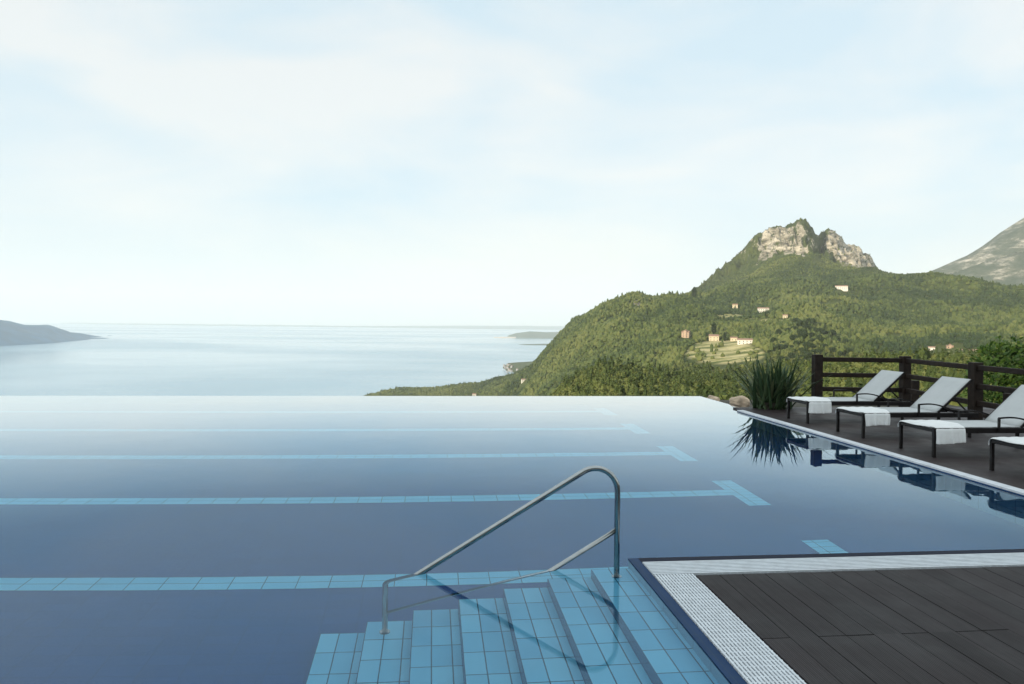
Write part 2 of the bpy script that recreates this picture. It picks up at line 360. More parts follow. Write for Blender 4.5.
# ------------------------------------------------------------------ sun loungers
def make_lounger():
    r = empty('sun_lounger')
    W = .70; L = 1.25; zs = .355
    f = MB()
    for s_ in (-1, 1): f.bar((0, s_*W/2, zs), (1.95, s_*W/2, zs-.006), .03, .07)
    for x in (.015, 1.2, 1.935): f.bar((x, -W/2, zs), (x, W/2, zs), .03, .045)
    f.build('frame', M_frame, r, bevel=.004)
    for x in (.02, 1.80):
        for s_ in (-1, 1): MB().box(x-.02, x+.02, s_*(W/2)-.018, s_*(W/2)+.018, 0, zs+.0275).build('leg', M_frame, r, bevel=.003)
    # seat sling sags a little
    V = []; Fc = []; nx, ny = 14, 8
    for i in range(nx+1):
        for j in range(ny+1):
            u = i/nx; v = j/ny*2-1
            x = .02+u*L; z = zs+.036-.018*(1-v*v)*math.sin(math.pi*u)
            V.append((x, v*(W/2-.012), z))
    for i in range(nx):
        for j in range(ny): a = i*(ny+1)+j; Fc.append((a, a+1, a+ny+2, a+ny+1))
    s1 = MB(); s1.v = V; s1.f = Fc; s1.smooth = True
    o = s1.build('seat', M_sling, r); md = o.modifiers.new('thickness', 'SOLIDIFY'); md.thickness = .008
    br = MB(); A = math.radians(42); bl = .78; x0 = L+.01; z0 = zs+.03
    V = []; Fc = []
    for i in range(9):
        for j in range(ny+1):
            u = i/8; v = j/ny*2-1; d = u*bl; s_ = .012*(1-v*v)*math.sin(math.pi*u)
            V.append((x0+d*math.cos(A)+s_*math.sin(A), v*(W/2-.03), z0+d*math.sin(A)-s_*math.cos(A)))
    for i in range(8):
        for j in range(ny): a = i*(ny+1)+j; Fc.append((a, a+1, a+ny+2, a+ny+1))
    br.v = V; br.f = Fc; br.smooth = True
    bk = br.build('backrest', M_sling, r); md = bk.modifiers.new('thickness', 'SOLIDIFY'); md.thickness = .008
    fb = MB()
    for s_ in (-1, 1): fb.bar((x0, s_*(W/2-.022), z0-.012), (x0+bl*math.cos(A), s_*(W/2-.022), z0-.012+bl*math.sin(A)), .025, .03)
    fb.bar((x0+bl*math.cos(A), -W/2+.01, z0-.014+bl*math.sin(A)), (x0+bl*math.cos(A), W/2-.01, z0-.014+bl*math.sin(A)), .022, .028)
    fb.build('backrest_frame', M_frame, r)
    for s_ in (-1, 1): MB().bar((x0+.42*math.cos(A), s_*.24, z0+.42*math.sin(A)-.02), (x0+.62, s_*.24, zs), .015, .02).build('prop', M_frame, r)
    for s_ in (-1, 1):
        y = s_*(W/2+.028); P = []
        P = [(.92, y, zs-.01), (.92, y, zs+.13)]
        for i in range(11):
            u = i/10; P.append((.92+.03*min(1, u*8)+u*.57, y, zs+.155+.035*math.sin(math.pi*(u*.75+.1))-.13*u*u))
        ar = MB()
        for p, q in zip(P[:-1], P[1:]): ar.bar(p, q, .032, .02, (0, 0, 1) if abs(p[0]-q[0]) > .005 else (1, 0, 0))
        ar.build('armrest', M_frame, r)
    return r
LC = [(6.58, 12.66, 0.0), (6.60, 11.02, 0.01), (6.61, 9.42, -0.01), (6.74, 7.86, 0.015)]
llab = ['pale grey sun lounger nearest the spiky plant, farthest from the camera', 'pale grey sun lounger second from the spiky plant, head end by a fence post',
        'pale grey sun lounger third from the spiky plant, in front of the tall leafy tree', 'sun lounger cut off by the right edge of the photo, only its foot end showing']
tlab = ['white towel draped over the foot of the lounger beside the spiky plant', 'white towel draped over the foot of the second lounger from the spiky plant',
        'white towel hanging off the foot of the third lounger from the spiky plant', 'white towel on the foot of the cut-off lounger at the right edge']
proto = make_lounger()
def towel(k, loc, rz):
    # cloth strip across the bed, hanging down on the near (-y) side
    rnd = random.Random(k*5+3)
    prof = []; W = .35
    hang = .20+rnd.uniform(-.01, .03)
    for i in range(9): prof.append((-(W+.022), .39-hang+hang*i/8))
    prof[-1] = (-(W+.006), .404)
    for i in range(1, 11): prof.append((-W+2*W*i/10*.99, .409-.014*math.sin(math.pi*i/10)*0))
    for i in range(3): prof.append((W+.022, .40-.03*(i+1)))
    n = 22; x0 = -.02; V = []; Fc = []; ph = rnd.uniform(0, 6)
    for i in range(n+1):
        u = i/n
        for j, (y, z) in enumerate(prof):
            hg = max(0, 1-j/8) if j < 9 else 0
            wid = .42 if j < 9 else .42+.18*min(1, (j-8)/4)
            sx = .05 if j < 9 else .05-.05*min(1, (j-8)/4)   # the top lies over the end, the drop hangs further in
            x = x0+sx+u*(wid)+.012*math.sin(9*z+u*5+ph)*hg
            yy = y-abs(.026*math.sin(u*13+ph)+.014*math.sin(u*29+2*ph))*hg
            zz = z+(.004*math.sin(u*23+y*14+ph) if j >= 9 else 0)+.012*math.sin(u*3.1+ph)*hg
            if j >= 9 and u < .05: zz -= .02*(1-u/.05)
            V.append((x, yy, zz))
    m_ = len(prof)
    for i in range(n):
        for j in range(m_-1): a = i*m_+j; Fc.append((a, a+1, a+m_+1, a+m_))
    t = MB(); t.v = V; t.f = Fc; t.smooth = True
    o = t.build('towel', M_towel); o.location = loc; o.rotation_euler.z = rz
    md = o.modifiers.new('thickness', 'SOLIDIFY'); md.thickness = .008; md.offset = 1
    md = o.modifiers.new('smooth', 'SUBSURF'); md.levels = 1; md.render_levels = 1
    tag(o, tlab[k], 'towel', 'white towels on the loungers')
for k, (x, y, rz) in enumerate(LC):
    o = proto if k == 0 else copy_tree(proto)
    o.location = (x, y, .03); o.rotation_euler.z = rz
    tag(o, llab[k], 'sun lounger', 'sun loungers lined up on the terrace')
    towel(k, (x, y, .03), rz)

# ------------------------------------------------------------------ fences
def fence(name, posts, tops, base, rails, label, pw=.17, sz=.092):
    r = empty(name, (posts[0][0], posts[0][1], base)); tag(r, label, 'fence', 'dark timber fences round the terrace')
    O = Vector((posts[0][0], posts[0][1], base))
    for (x, y), t in zip(posts, tops):
        MB().box(x-pw/2-O.x, x+pw/2-O.x, y-pw/2-O.y, y+pw/2-O.y, 0, t).build('post', M_fence, r, bevel=.012)
    for (a, b_) in zip(posts[:-1], posts[1:]):
        for z in rails:
            A = Vector((*a, z))-Vector((O.x, O.y, 0)); B = Vector((*b_, z))-Vector((O.x, O.y, 0)); d = (B-A).normalized()*(pw/2-.02)
            MB().bar(A+d, B-d, sz*.7, sz).build('rail', M_fence, r, bevel=.012)
    return r
fence('timber_fence', [(7.97, 14.5), (9.75, 14.25), (9.42, 11.85), (9.25, 9.3), (9.1, 6.8)], [1.13, 1.12, 1.12, 1.12, 1.12], .03, [.415, .71, 1.03], 'dark brown timber post and rail fence around the loungers')
fence('timber_fence', [(10.75, 15.4), (10.55, 12.4), (10.4, 9.6), (10.3, 6.8)], [.98]*4, -.42, [.0, .25, .47], 'lower dark timber fence glimpsed through the rails of the terrace fence')

# ------------------------------------------------------------------ spiky plant and boulders
def spiky(loc, n=150):
    rnd = random.Random(4); V = []; Fc = []; T = []
    for k in range(n):
        az = rnd.uniform(0, 2*math.pi); out = rnd.random()**.6
        L = rnd.uniform(.85, 1.32); w = rnd.uniform(.022, .040)
        lean = out*1.25; bx, by = rnd.gauss(0, .16), rnd.gauss(0, .12); tint = min(1, max(0, rnd.gauss(.45, .25)))
        d = Vector((math.cos(az), math.sin(az), 0)); sd = Vector((-math.sin(az), math.cos(az), 0))
        tw = rnd.uniform(-.7, .7); sd = (sd*math.cos(tw)+Vector((0, 0, 1))*math.sin(tw)*.4).normalized()
        ns = 7; p = Vector((bx, by, 0)); base = len(V); a = lean*.55; droop = rnd.uniform(.05, .45)*out
        for i in range(ns+1):
            u = i/ns; ww = w*(1-.15*u) if u < .55 else w*.92*(1-((u-.55)/.45)**1.6)
            V.append(tuple(p-sd*ww)); V.append(tuple(p+sd*ww)); T += [tint*(.75+.25*u)]*2
            p = p+(d*math.sin(a)+Vector((0, 0, 1))*math.cos(a))*L/ns; a += droop/ns*2
        for i in range(ns): q = base+2*i; Fc.append((q, q+1, q+3, q+2))
    o = np_mesh('leaves', V, Fc, M_blade, {'tint': T}, True)
    md = o.modifiers.new('thickness', 'SOLIDIFY'); md.thickness = .002
    return o
pl = empty('spiky_plant', (7.05, 14.62, -.02)); tag(pl, 'dense clump of long upright spiky leaves at the far corner of the terrace', 'plant')
lf = spiky(None); lf.parent = pl
o = MB(); o.tube([(0, 0, -.05), (0, 0, .18)], [.26, .2], 12); o.build('crown_base', M_soil, pl)
def boulder(loc, s, seed, label):
    import bmesh
    bm = bmesh.new(); bmesh.ops.create_icosphere(bm, subdivisions=4, radius=1)
    rnd = random.Random(seed); ks = [(Vector((rnd.gauss(0, 1), rnd.gauss(0, 1), rnd.gauss(0, 1))).normalized(), rnd.uniform(.7, .95)) for _ in range(14)]
    from mathutils import noise as mn
    for v in bm.verts:
        for d, c in ks:
            q = v.co.dot(d)
            if q > c: v.co -= d*(q-c)*.85
        v.co += v.co*mn.fractal(v.co*1.6+Vector((seed, 0, 0)), .7, 2.2, 6)*.16
        v.co = Vector((v.co.x*s[0], v.co.y*s[1], v.co.z*s[2]))
    me = bpy.data.meshes.new('boulder'); bm.to_mesh(me); bm.free(); o = bpy.data.objects.new('boulder', me); COL.objects.link(o)
    me.materials.append(M_stone); o.location = loc
    for p in me.polygons: p.use_smooth = True
    tag(o, label, 'boulder')
p = at_z(736, 406, -.06); boulder((6.98, 16.1, -.02), (.25, .25, .16), 3, 'tan boulder right beside the spiky plant at the pool edge')
boulder((6.95, 17.6, -.12), (.16, .16, .13), 8, 'small grey boulder left of the tan one, just beyond the pool edge')

# ------------------------------------------------------------------ terrain
def fbm2(x, y, seed, octs=5, gain=.5):
    r = np.random.default_rng(seed); tot = np.zeros_like(x); amp = 1.; fr = 1.
    for o in range(octs):
        g = r.random((64, 64)); xx = x*fr+o*17.3; yy = y*fr+o*9.1
        xi = np.floor(xx).astype(int); yi = np.floor(yy).astype(int); fx = xx-xi; fy = yy-yi
        fx = fx*fx*(3-2*fx); fy = fy*fy*(3-2*fy)
        a = g[xi % 64, yi % 64]; b = g[(xi+1) % 64, yi % 64]; c = g[xi % 64, (yi+1) % 64]; d = g[(xi+1) % 64, (yi+1) % 64]
        tot += amp*((a*(1-fx)+b*fx)*(1-fy)+(c*(1-fx)+d*fx)*fy-.5); amp *= gain; fr *= 2
    return tot
ZL = -335.0
def yz(py, px, R):        # height of a point seen at pixel (px, py) and horizontal distance R
    u = (px-PX)/F; v = -(py-PY)/F
    u0 = u*np.cos(ROLL)-v*np.sin(ROLL); v0 = u*np.sin(ROLL)+v*np.cos(ROLL)
    return H+v0/np.sqrt(1+u0*u0)*R
def P(*a): return np.array(a, float).reshape(-1, 2)
def P0(dy, *a):
    q = P(*a); q[:, 1] += (np.interp(q[:, 0], [560, 625, 660], [0, 2.2, 3.5]) if np.ndim(dy) else dy); return q
def row(px, Rp, Yp=None, Zp=None):
    R = np.interp(px, Rp[:, 0], Rp[:, 1])
    return R, (yz(np.interp(px, Yp[:, 0], Yp[:, 1]), px, R) if Yp is not None else np.interp(px, Zp[:, 0], Zp[:, 1]))
def blend(px, R, Yp, Zp, x0, x1):   # heights from Zp left of x0, from the pixel table right of x1
    r = np.full_like(px, R) if np.isscalar(R) else R
    w = np.clip((px-x0)/(x1-x0), 0, 1); a = yz(np.interp(px, Yp[:, 0], Yp[:, 1]), px, r); b = np.interp(px, Zp[:, 0], Zp[:, 1])
    return r, b*(1-w)+a*w
px = np.concatenate([np.linspace(-2500, -100, 40)[:-1], np.linspace(-100, 340, 45)[:-1], np.arange(340, 1100, 1.0), np.linspace(1100, 1500, 100)[1:], np.linspace(1500, 5000, 40)[1:]])
RA = np.interp(px, [-500, 365, 430, 520, 560, 600], [3400, 3300, 3100, 2700, 2300, 1900])
silA = P0(np.array([0.]), -100, 430, 200, 425, 350, 402,  365, 396, 383, 391.5, 400, 389, 430, 388, 480, 383, 496, 377.6, 515, 374, 535, 362.5, 548, 346, 562, 331.6, 573, 320, 589, 312, 603, 304, 614, 299, 628, 293, 636, 291.5, 643, 293, 652, 295.5, 662, 293.5, 671, 293, 682, 295.5, 704, 306, 740, 312, 800, 316, 850, 318, 900, 321, 1024, 322, 1200, 325)
silC = P0(4.0, 560, 350, 640, 325, 690, 301, 720, 289, 757, 272, 775, 264, 797, 256, 812, 259, 824, 264, 850, 266, 876, 267, 888, 269, 915, 273, 935, 274, 965, 277, 1024, 286, 1150, 290, 1400, 300)
silB = P0(.6, 600, 340, 687, 296, 703.5, 283, 717, 272, 730, 261, 738, 253, 744, 247, 750, 239, 757, 232.5, 766, 228, 777, 225.5, 784, 225, 791, 223.5, 797, 219, 802.6, 217, 807, 219, 811, 223, 815, 229, 818, 231.5, 822, 229.5, 827, 228, 836, 230, 840, 235, 844.6, 242, 850, 244, 858, 245, 863, 250, 871.5, 256, 876, 266, 888, 285, 915, 300, 1024, 310, 1400, 320)
baseB = P(600, 345, 687, 301, 703, 292, 730, 276, 757, 259, 790, 250, 800, 250, 811, 254, 822, 262, 840, 266, 860, 268, 876, 275, 915, 300, 1024, 312)
RB = np.interp(px, [600, 800, 815, 824, 845, 1000], [3250, 3230, 3290, 3560, 3640, 3700])
rows = [
    (np.full_like(px, 19.), np.interp(px, [300, 600, 700], [-3.0, -3.0, -2.0])),
    (np.full_like(px, 60.), np.interp(px, [300, 600, 700], [-22., -14., -7.0])),
    blend(px, 250., P(600, 418, 700, 407, 1200, 400), P(300, -160, 600, -40), 560, 700),
    blend(px, 650., P(560, 405, 640, 398, 700, 388, 760, 386, 800, 380, 860, 384, 1024, 372, 1200, 365), P(300, -420, 355, -420, 400, -350, 480, -250, 560, -100), 500, 600),
    blend(px, 1000., P(560, 398, 600, 387, 640, 377, 690, 366, 730, 365, 770, 358, 800, 347, 840, 350, 900, 357, 1024, 350, 1200, 345), P(350, -420, 400, -352, 430, -345, 480, -320, 560, -120), 500, 600),
    blend(px, 1350., P(560, 385, 600, 360, 640, 345, 690, 339, 730, 337, 760, 336, 800, 328, 850, 336, 900, 343, 1024, 336, 1200, 330), P(350, -420, 400, -355, 430, -345, 480, -330, 560, -100), 500, 600),
    (RA, yz(np.interp(px, silA[:, 0], silA[:, 1]), px, RA)),
    blend(px, RA+350, P(600, 335, 628, 312, 690, 304, 740, 298, 800, 293, 850, 295, 900, 298, 1024, 302, 1200, 305), P(355, -440, 400, -380, 430, -350, 560, -250, 600, -120), 590, 640),
    blend(px, RA+850, silC, P(355, -440, 440, -400, 560, -350, 640, -150), 600, 690),
    blend(px, RA+1130, baseB, P(355, -440, 440, -400, 560, -380, 640, -200), 630, 687),
    blend(px, np.maximum(RB, RA+1200), silB, P(355, -440, 440, -400, 560, -400, 640, -220), 640, 687),
    (np.maximum(RB, RA+1200)+1100, np.full_like(px, ZL-140)),
]
Rr = np.stack([r[0] for r in rows]); Zr = np.stack([r[1] for r in rows])
NR = 330
# radial samples: equal share per band so that every crest is a row of its own
share = [4, 8, 14, 26, 24, 45, 30, 38, 30, 60, 18]; idx = []
for i, s_ in enumerate(share): idx += [i+k/s_ for k in range(s_)]
idx = np.array(idx+[len(share)]); i0 = np.minimum(np.floor(idx).astype(int), len(rows)-2); fr = (idx-i0)[:, None]
GR_ = Rr[i0]*(1-fr)+Rr[i0+1]*fr; GZ = Zr[i0]*(1-fr)+Zr[i0+1]*fr
GPX = np.broadcast_to(px, GR_.shape)
u = (px-PX)/F; az = np.arctan(u)+YAW
GX = GR_*np.sin(az); GY = GR_*np.cos(az)
env = np.clip((GR_-60)/700, 0, 1)
crest = np.minimum.reduce([np.abs(idx-6)[:, None]+0*GR_, np.abs(idx-8)[:, None]+0*GR_, np.abs(idx-10)[:, None]+0*GR_])
env2 = env*(.12+.88*np.clip(crest*2.2, 0, 1))
env2 = env2*(1-.88*np.exp(-((GPX-725)/75)**2)*np.clip(5.8-(idx[:, None]+0*GR_), 0, 1))
GZ = GZ+env2*(fbm2(GX/420, GY/420, 1, 3)*60+fbm2(GX/110, GY/110, 2, 4)*20-np.abs(fbm2(GX/230, GY/230, 6, 3))*55+9)
ii = idx[:, None]+0*GR_
# limestone cliffs of the summit
cl = np.clip((ii-9.05)/.3, 0, 1)*np.clip((10.1-ii)/.1, 0, 1)*((GPX > 700) & (GPX < 885))
ridged = np.abs(fbm2(GPX/11+ii*1.2, ii*5+GPX*.05, 5, 4, .6))
ampE = (.25+.75*np.clip(np.abs(ii-10)*6, 0, 1))
GZ = GZ-cl*ampE*(ridged-.12)*110+cl*ampE*fbm2(GPX/4, ii*16, 9, 4)*26
gul = np.exp(-((GPX-818)/6)**2)*np.clip((ii-9.2)/.6, 0, 1)*np.clip((10.02-ii)*8, 0, 1); GZ -= gul*60
V = np.stack([GX, GY, GZ], -1).reshape(-1, 3)
nr, nc = GX.shape; a = (np.arange(nr-1)[:, None]*nc+np.arange(nc-1)[None]).reshape(-1)
Fc = np.stack([a, a+1, a+nc+1, a+nc], -1)
# where do the vertices sit in the view: used only to decide where cliffs and meadows are
def pxy(X, Y, Z):
    w = X*math.sin(YAW)+Y*math.cos(YAW); u0 = (X*math.cos(YAW)-Y*math.sin(YAW))/w; v0 = (Z-H)/w
    return PX+(u0*math.cos(ROLL)+v0*math.sin(ROLL))*F, PY-(-u0*math.sin(ROLL)+v0*math.cos(ROLL))*F
VX, VY = pxy(GX, GY, GZ)
def blobm(cx, cy, rx, ry, rot=0.):
    c, s_ = math.cos(rot), math.sin(rot); dx = (VX-cx)*c+(VY-cy)*s_; dy = -(VX-cx)*s_+(VY-cy)*c
    return np.clip(1.6-1.6*((dx/rx)**2+(dy/ry)**2), 0, 1)
hi = (ii > 9.0) & (ii < 10.4)
rock = np.maximum.reduce([blobm(778, 240, 26, 17, -.1), blobm(795, 252, 17, 11, -.4), blobm(797, 233, 13, 11), blobm(765, 254, 10, 14), blobm(762, 262, 7, 8)*.7, blobm(812, 243, 5, 12, -.5)*.8,
                          blobm(853, 256, 27, 17, .45)*1.3, blobm(836, 240, 14, 16, .4)*1.3, blobm(866, 262, 12, 8, .5)*1.3])*hi
rock = np.maximum(rock, .42*hi*np.clip((ii-9.3)*2, 0, 1)*(GPX > 735)*(GPX < 880))
rock = np.maximum(rock, np.maximum(blobm(637, 303, 5, 4), blobm(612, 318, 18, 5, -.5)*.35)*((ii > 5) & (ii < 6.2)))
fld = np.maximum.reduce([blobm(722, 352, 40, 13), blobm(748, 354, 18, 9), blobm(700, 354, 18, 4), blobm(725, 372, 16, 4)*.8, blobm(735, 316, 26, 3)*.5, blobm(760, 321, 25, 3)*.5, blobm(945, 357, 32, 4)*.6, blobm(880, 380, 60, 8)*.5])*((ii > 3.2) & (ii < 6.0))
fld = np.clip(fld*1.6, 0, 1)
clr = np.maximum(fld, np.clip(1.6*np.maximum(blobm(722, 359, 44, 15), blobm(752, 358, 20, 12)), 0, 1)*((ii > 3.0) & (ii < 6.0)))
terrain = np_mesh('hillside', V, Fc, M_terr, {'rock': rock.reshape(-1), 'field': fld.reshape(-1)}, True); tag(terrain, kind='structure')

# ------------------------------------------------------------------ forest: one mass of crowns
def ico(sub):
    import bmesh
    bm = bmesh.new(); bmesh.ops.create_icosphere(bm, subdivisions=sub, radius=1)
    v = np.array([q.co[:] for q in bm.verts]); f = np.array([[x.index for x in q.verts] for q in bm.faces]); bm.free(); return v, f
def crowns(pos, size, ht, tint, sub, rng, jag=.3):
    v, f = ico(sub); n = len(pos)
    r = 1+rng.uniform(-jag, jag, (n, len(v)))
    W = v[None]*r[..., None]
    taper = np.where(W[..., 2] > 0, 1-.35*W[..., 2], 1)
    W[..., 0] *= taper; W[..., 1] *= taper
    W = W*np.stack([size, size, ht], -1)[:, None]+pos[:, None]
    Fa = f[None]+(np.arange(n)*len(v))[:, None, None]
    T = np.clip(tint[:, None]+rng.uniform(-.1, .1, (n, len(v))), 0, 1)
    return W.reshape(-1, 3), Fa.reshape(-1, 3), T.reshape(-1)
def sample(n, r0, r1, p0, p1, rng):
    # uniform per ground area inside the wedge between two pixel columns and two row indices
    c0, c1 = np.searchsorted(px, p0), np.searchsorted(px, p1)
    A = (GR_[1:, :-1]*np.abs(np.diff(az))[None]*np.diff(GR_, axis=0)[:, :-1])
    msk = np.zeros_like(A); msk[:, c0:c1] = 1; k = idx[:-1]; msk *= ((k >= r0) & (k < r1))[:, None]
    w = (A*msk*(1/(1+(GR_[1:, :-1]/1300)**1.6))); w = w.ravel()/w.sum()
    q = rng.choice(len(w), n, p=w); i, j = q//(nc-1), q % (nc-1); s_, t_ = rng.random(n), rng.random(n)
    def g(Q): return (Q[i, j]*(1-s_)*(1-t_)+Q[i+1, j]*s_*(1-t_)+Q[i, j+1]*(1-s_)*t_+Q[i+1, j+1]*s_*t_)
    return g(GX), g(GY), g(GZ), g(rock), g(clr), g(GR_)
houses_xy = []   # filled below, keeps the trees off the houses
HS = [  # px, py (base), R, w, d, h, wall, roof?, label
    (686, 337, 1450, 14, 12, 12, 'o', 'orange villa with a stepped roof standing left of the terraced fields'),
    (714.5, 341, 1390, 17, 12, 12, 'y', 'plain yellow farmhouse between the orange villa and the white barn'),
    (745, 344, 1370, 25, 11, 10, 'w', 'long white farmhouse at the right end of the terraced fields'),
    (734, 341, 1420, 12, 9, 8, 'y', 'small pale shed just left of the long white farmhouse'),
    (763, 312, 2000, 27, 14, 12, 'w', 'pale house with reddish roof alone in the woods above the fields'),
    (735.5, 308, 2150, 14, 10, 12, 'y', 'tiny pale house half hidden in trees left of the reddish roofed one'),
    (785, 318, 1950, 11, 9, 9, 'y', 'small pale house right of and below the reddish roofed house'),
    (841, 289.5, 2500, 36, 16, 13, 'w', 'white house high on the ridge below the rocky summit'),
    (969, 354, 1050, 19, 9, 6, 'w', 'low white house with a pink roof left of the large leafy tree'),
    (932, 350, 1150, 8, 7, 5, 'w', 'small white house in the woods above the fence, left of the pink roof'),
    (950, 348, 1200, 8, 7, 4, 'o', 'small ochre house just above the low white one'),
    (524, 382, 2600, 14, 10, 12, 'w', 'white house near the shore at the foot of the left hillside'),
    (475.5, 396.5, 2700, 14, 10, 12, 'w', 'white house by the lake just above the pool edge'),
    (716, 374, 900, 16, 6, 4, 'y', 'low pale stone building among the trees below the terraced fields'),
]
# ground height lookup by view direction
def ground(pxv, R):
    c = int(np.argmin(np.abs(px-pxv))); return float(np.interp(R, GR_[:, c], GZ[:, c]))
def ground_xy(x, y):
    a_ = math.atan2(x, y); c = int(np.argmin(np.abs(az-a_))); return float(np.interp(math.hypot(x, y), GR_[:, c], GZ[:, c]))
def hit(pxv, pyv, r0=500, r1=3600):   # first ground point seen through a pixel
    c = int(np.argmin(np.abs(px-pxv))); a_ = az[c]; best = None
    for R in np.arange(r0, r1, 4.):
        zr = yz(pyv, pxv, R)
        if np.interp(R, GR_[:, c], GZ[:, c]) >= zr: return Vector((R*math.sin(a_), R*math.cos(a_), zr)), R
    return None, None
for h in HS:
    p_, R_ = hit(h[0], h[1]); 
    if p_ is None: p_ = Vector((h[2]*math.sin(math.atan((h[0]-PX)/F)+YAW), h[2]*math.cos(math.atan((h[0]-PX)/F)+YAW), ground(h[0], h[2]))); R_ = h[2]
    s_ = R_/h[2]; houses_xy.append((p_, R_, s_))

def forest_layer(n, r0, r1, p0, p1, sub, smin, smax, seed, jag=.3):
    rng = np.random.default_rng(seed); X, Y, Z, rk, fl, R = sample(n, r0, r1, p0, p1, rng)
    nn = fbm2(X/60, Y/60, 21, 3); keep = (rk+nn*.9 < .40) & (fl < .3+rng.random(len(X))*.15) & (Z > ZL+1)
    keep |= (rk > .3) & (rng.random(len(X)) < .22) & (Z > ZL)
    keep |= (fl > .5) & (rng.random(len(X)) < .03)
    for (p_, R_, s_) in houses_xy:
        d = np.hypot(X-p_.x, Y-p_.y); ang = (X*p_.x+Y*p_.y)/(np.hypot(X, Y)*math.hypot(p_.x, p_.y))
        infront = (R < R_) & (R > R_-55) & (np.sqrt(np.maximum(0, 1-ang**2))*R < 16*s_)
        keep &= ~((d < 15*s_) | infront)
    X, Y, Z, R = X[keep], Y[keep], Z[keep], R[keep]; nn = nn[keep]
    big = fbm2(X/260, Y/260, 31, 3); n_ = len(X)
    s = (smin+(smax-smin)*rng.random(n_)**1.6)*(1+.25*nn)*np.where(Z > 150, .6, 1); tint = np.clip(.44+big*1.0+nn*.45+rng.normal(0, .15, n_), 0, 1)
    con = rng.random(n_) < .12; ht = s*np.where(con, 1.7, rng.uniform(.8, 1.15, n_)); s = np.where(con, s*.55, s); tint = np.where(con, tint*.45, tint)
    return crowns(np.stack([X, Y, Z+ht*.55], -1), s, ht, tint, sub, rng, jag)
def leafy_layer(n, r0, r1, p0, p1, smin, smax, seed, q=44):
    rng = np.random.default_rng(seed); X, Y, Z, rk, fl, R = sample(n, r0, r1, p0, p1, rng)
    keep = (fl < .35) & (Z > ZL+1)
    for (p_, R_, s_) in houses_xy:
        d = np.hypot(X-p_.x, Y-p_.y); keep &= d > 15*s_
    X, Y, Z, R = X[keep], Y[keep], Z[keep], R[keep]; n_ = len(X)
    s = rng.uniform(smin, smax, n_)*np.clip(R/700, .35, 1); tint = np.clip(.70+fbm2(X/180, Y/180, 31, 3)*.5+rng.normal(0, .17, n_), 0, 1)
    con = rng.random(n_) < .12; ht = s*np.where(con, 1.9, rng.uniform(.8, 1.2, n_)); w_ = np.where(con, s*.5, s); tint = np.where(con, tint*.4, tint)
    k = np.repeat(np.arange(n_), q); m_ = len(k); d = rng.normal(0, 1, (m_, 3)); d /= np.linalg.norm(d, axis=1)[:, None]
    d *= rng.uniform(.8, 1.12, m_)[:, None]; tp = np.where(d[:, 2] > 0, 1-.45*d[:, 2], 1)
    C = np.stack([X[k]+d[:, 0]*w_[k]*tp, Y[k]+d[:, 1]*w_[k]*tp, Z[k]+ht[k]*(.75+d[:, 2])], -1)
    N_ = d+rng.normal(0, .6, (m_, 3)); N_ /= np.linalg.norm(N_, axis=1)[:, None]; A = np.cross(N_, rng.normal(0, 1, (m_, 3))); A /= np.linalg.norm(A, axis=1)[:, None]; B = np.cross(N_, A)
    ls = (s[k]*rng.uniform(.2, .4, m_))[:, None]
    V = np.stack([C-A*ls-B*ls*.6, C+A*ls-B*ls*.6, C+B*ls], 1).reshape(-1, 3)
    T = np.clip(tint[k]+rng.uniform(-.15, .15, m_), 0, 1)
    v2, f2, t2 = crowns(np.stack([X, Y, Z+ht*.75], -1), w_*.86, ht*.86, tint, 1, rng, .25)
    return np.concatenate([V, v2]), np.concatenate([np.arange(3*m_).reshape(m_, 3), f2+3*m_]), np.concatenate([np.repeat(T, 3), t2])
parts = [forest_layer(70000, 6, 10.2, 350, 1080, 1, 3.2, 6.2, 1), forest_layer(62000, 4.2, 6, 350, 1080, 1, 2.5, 5.2, 2), leafy_layer(13000, 2.6, 4.2, 520, 1080, 2.4, 5.0, 3), leafy_layer(9000, 1.2, 2.6, 560, 1080, 2.6, 4.6, 4)]
Vs, Fs, Ts, off = [], [], [], 0
for v_, f_, t_ in parts: Vs.append(v_); Fs.append(f_+off); Ts.append(t_); off += len(v_)
forest = np_mesh('forest', np.concatenate(Vs), np.concatenate(Fs), M_forest, {'tint': np.concatenate(Ts)})
tag(forest, 'olive green woodland covering the hillsides as one mass', 'forest', kind='stuff')

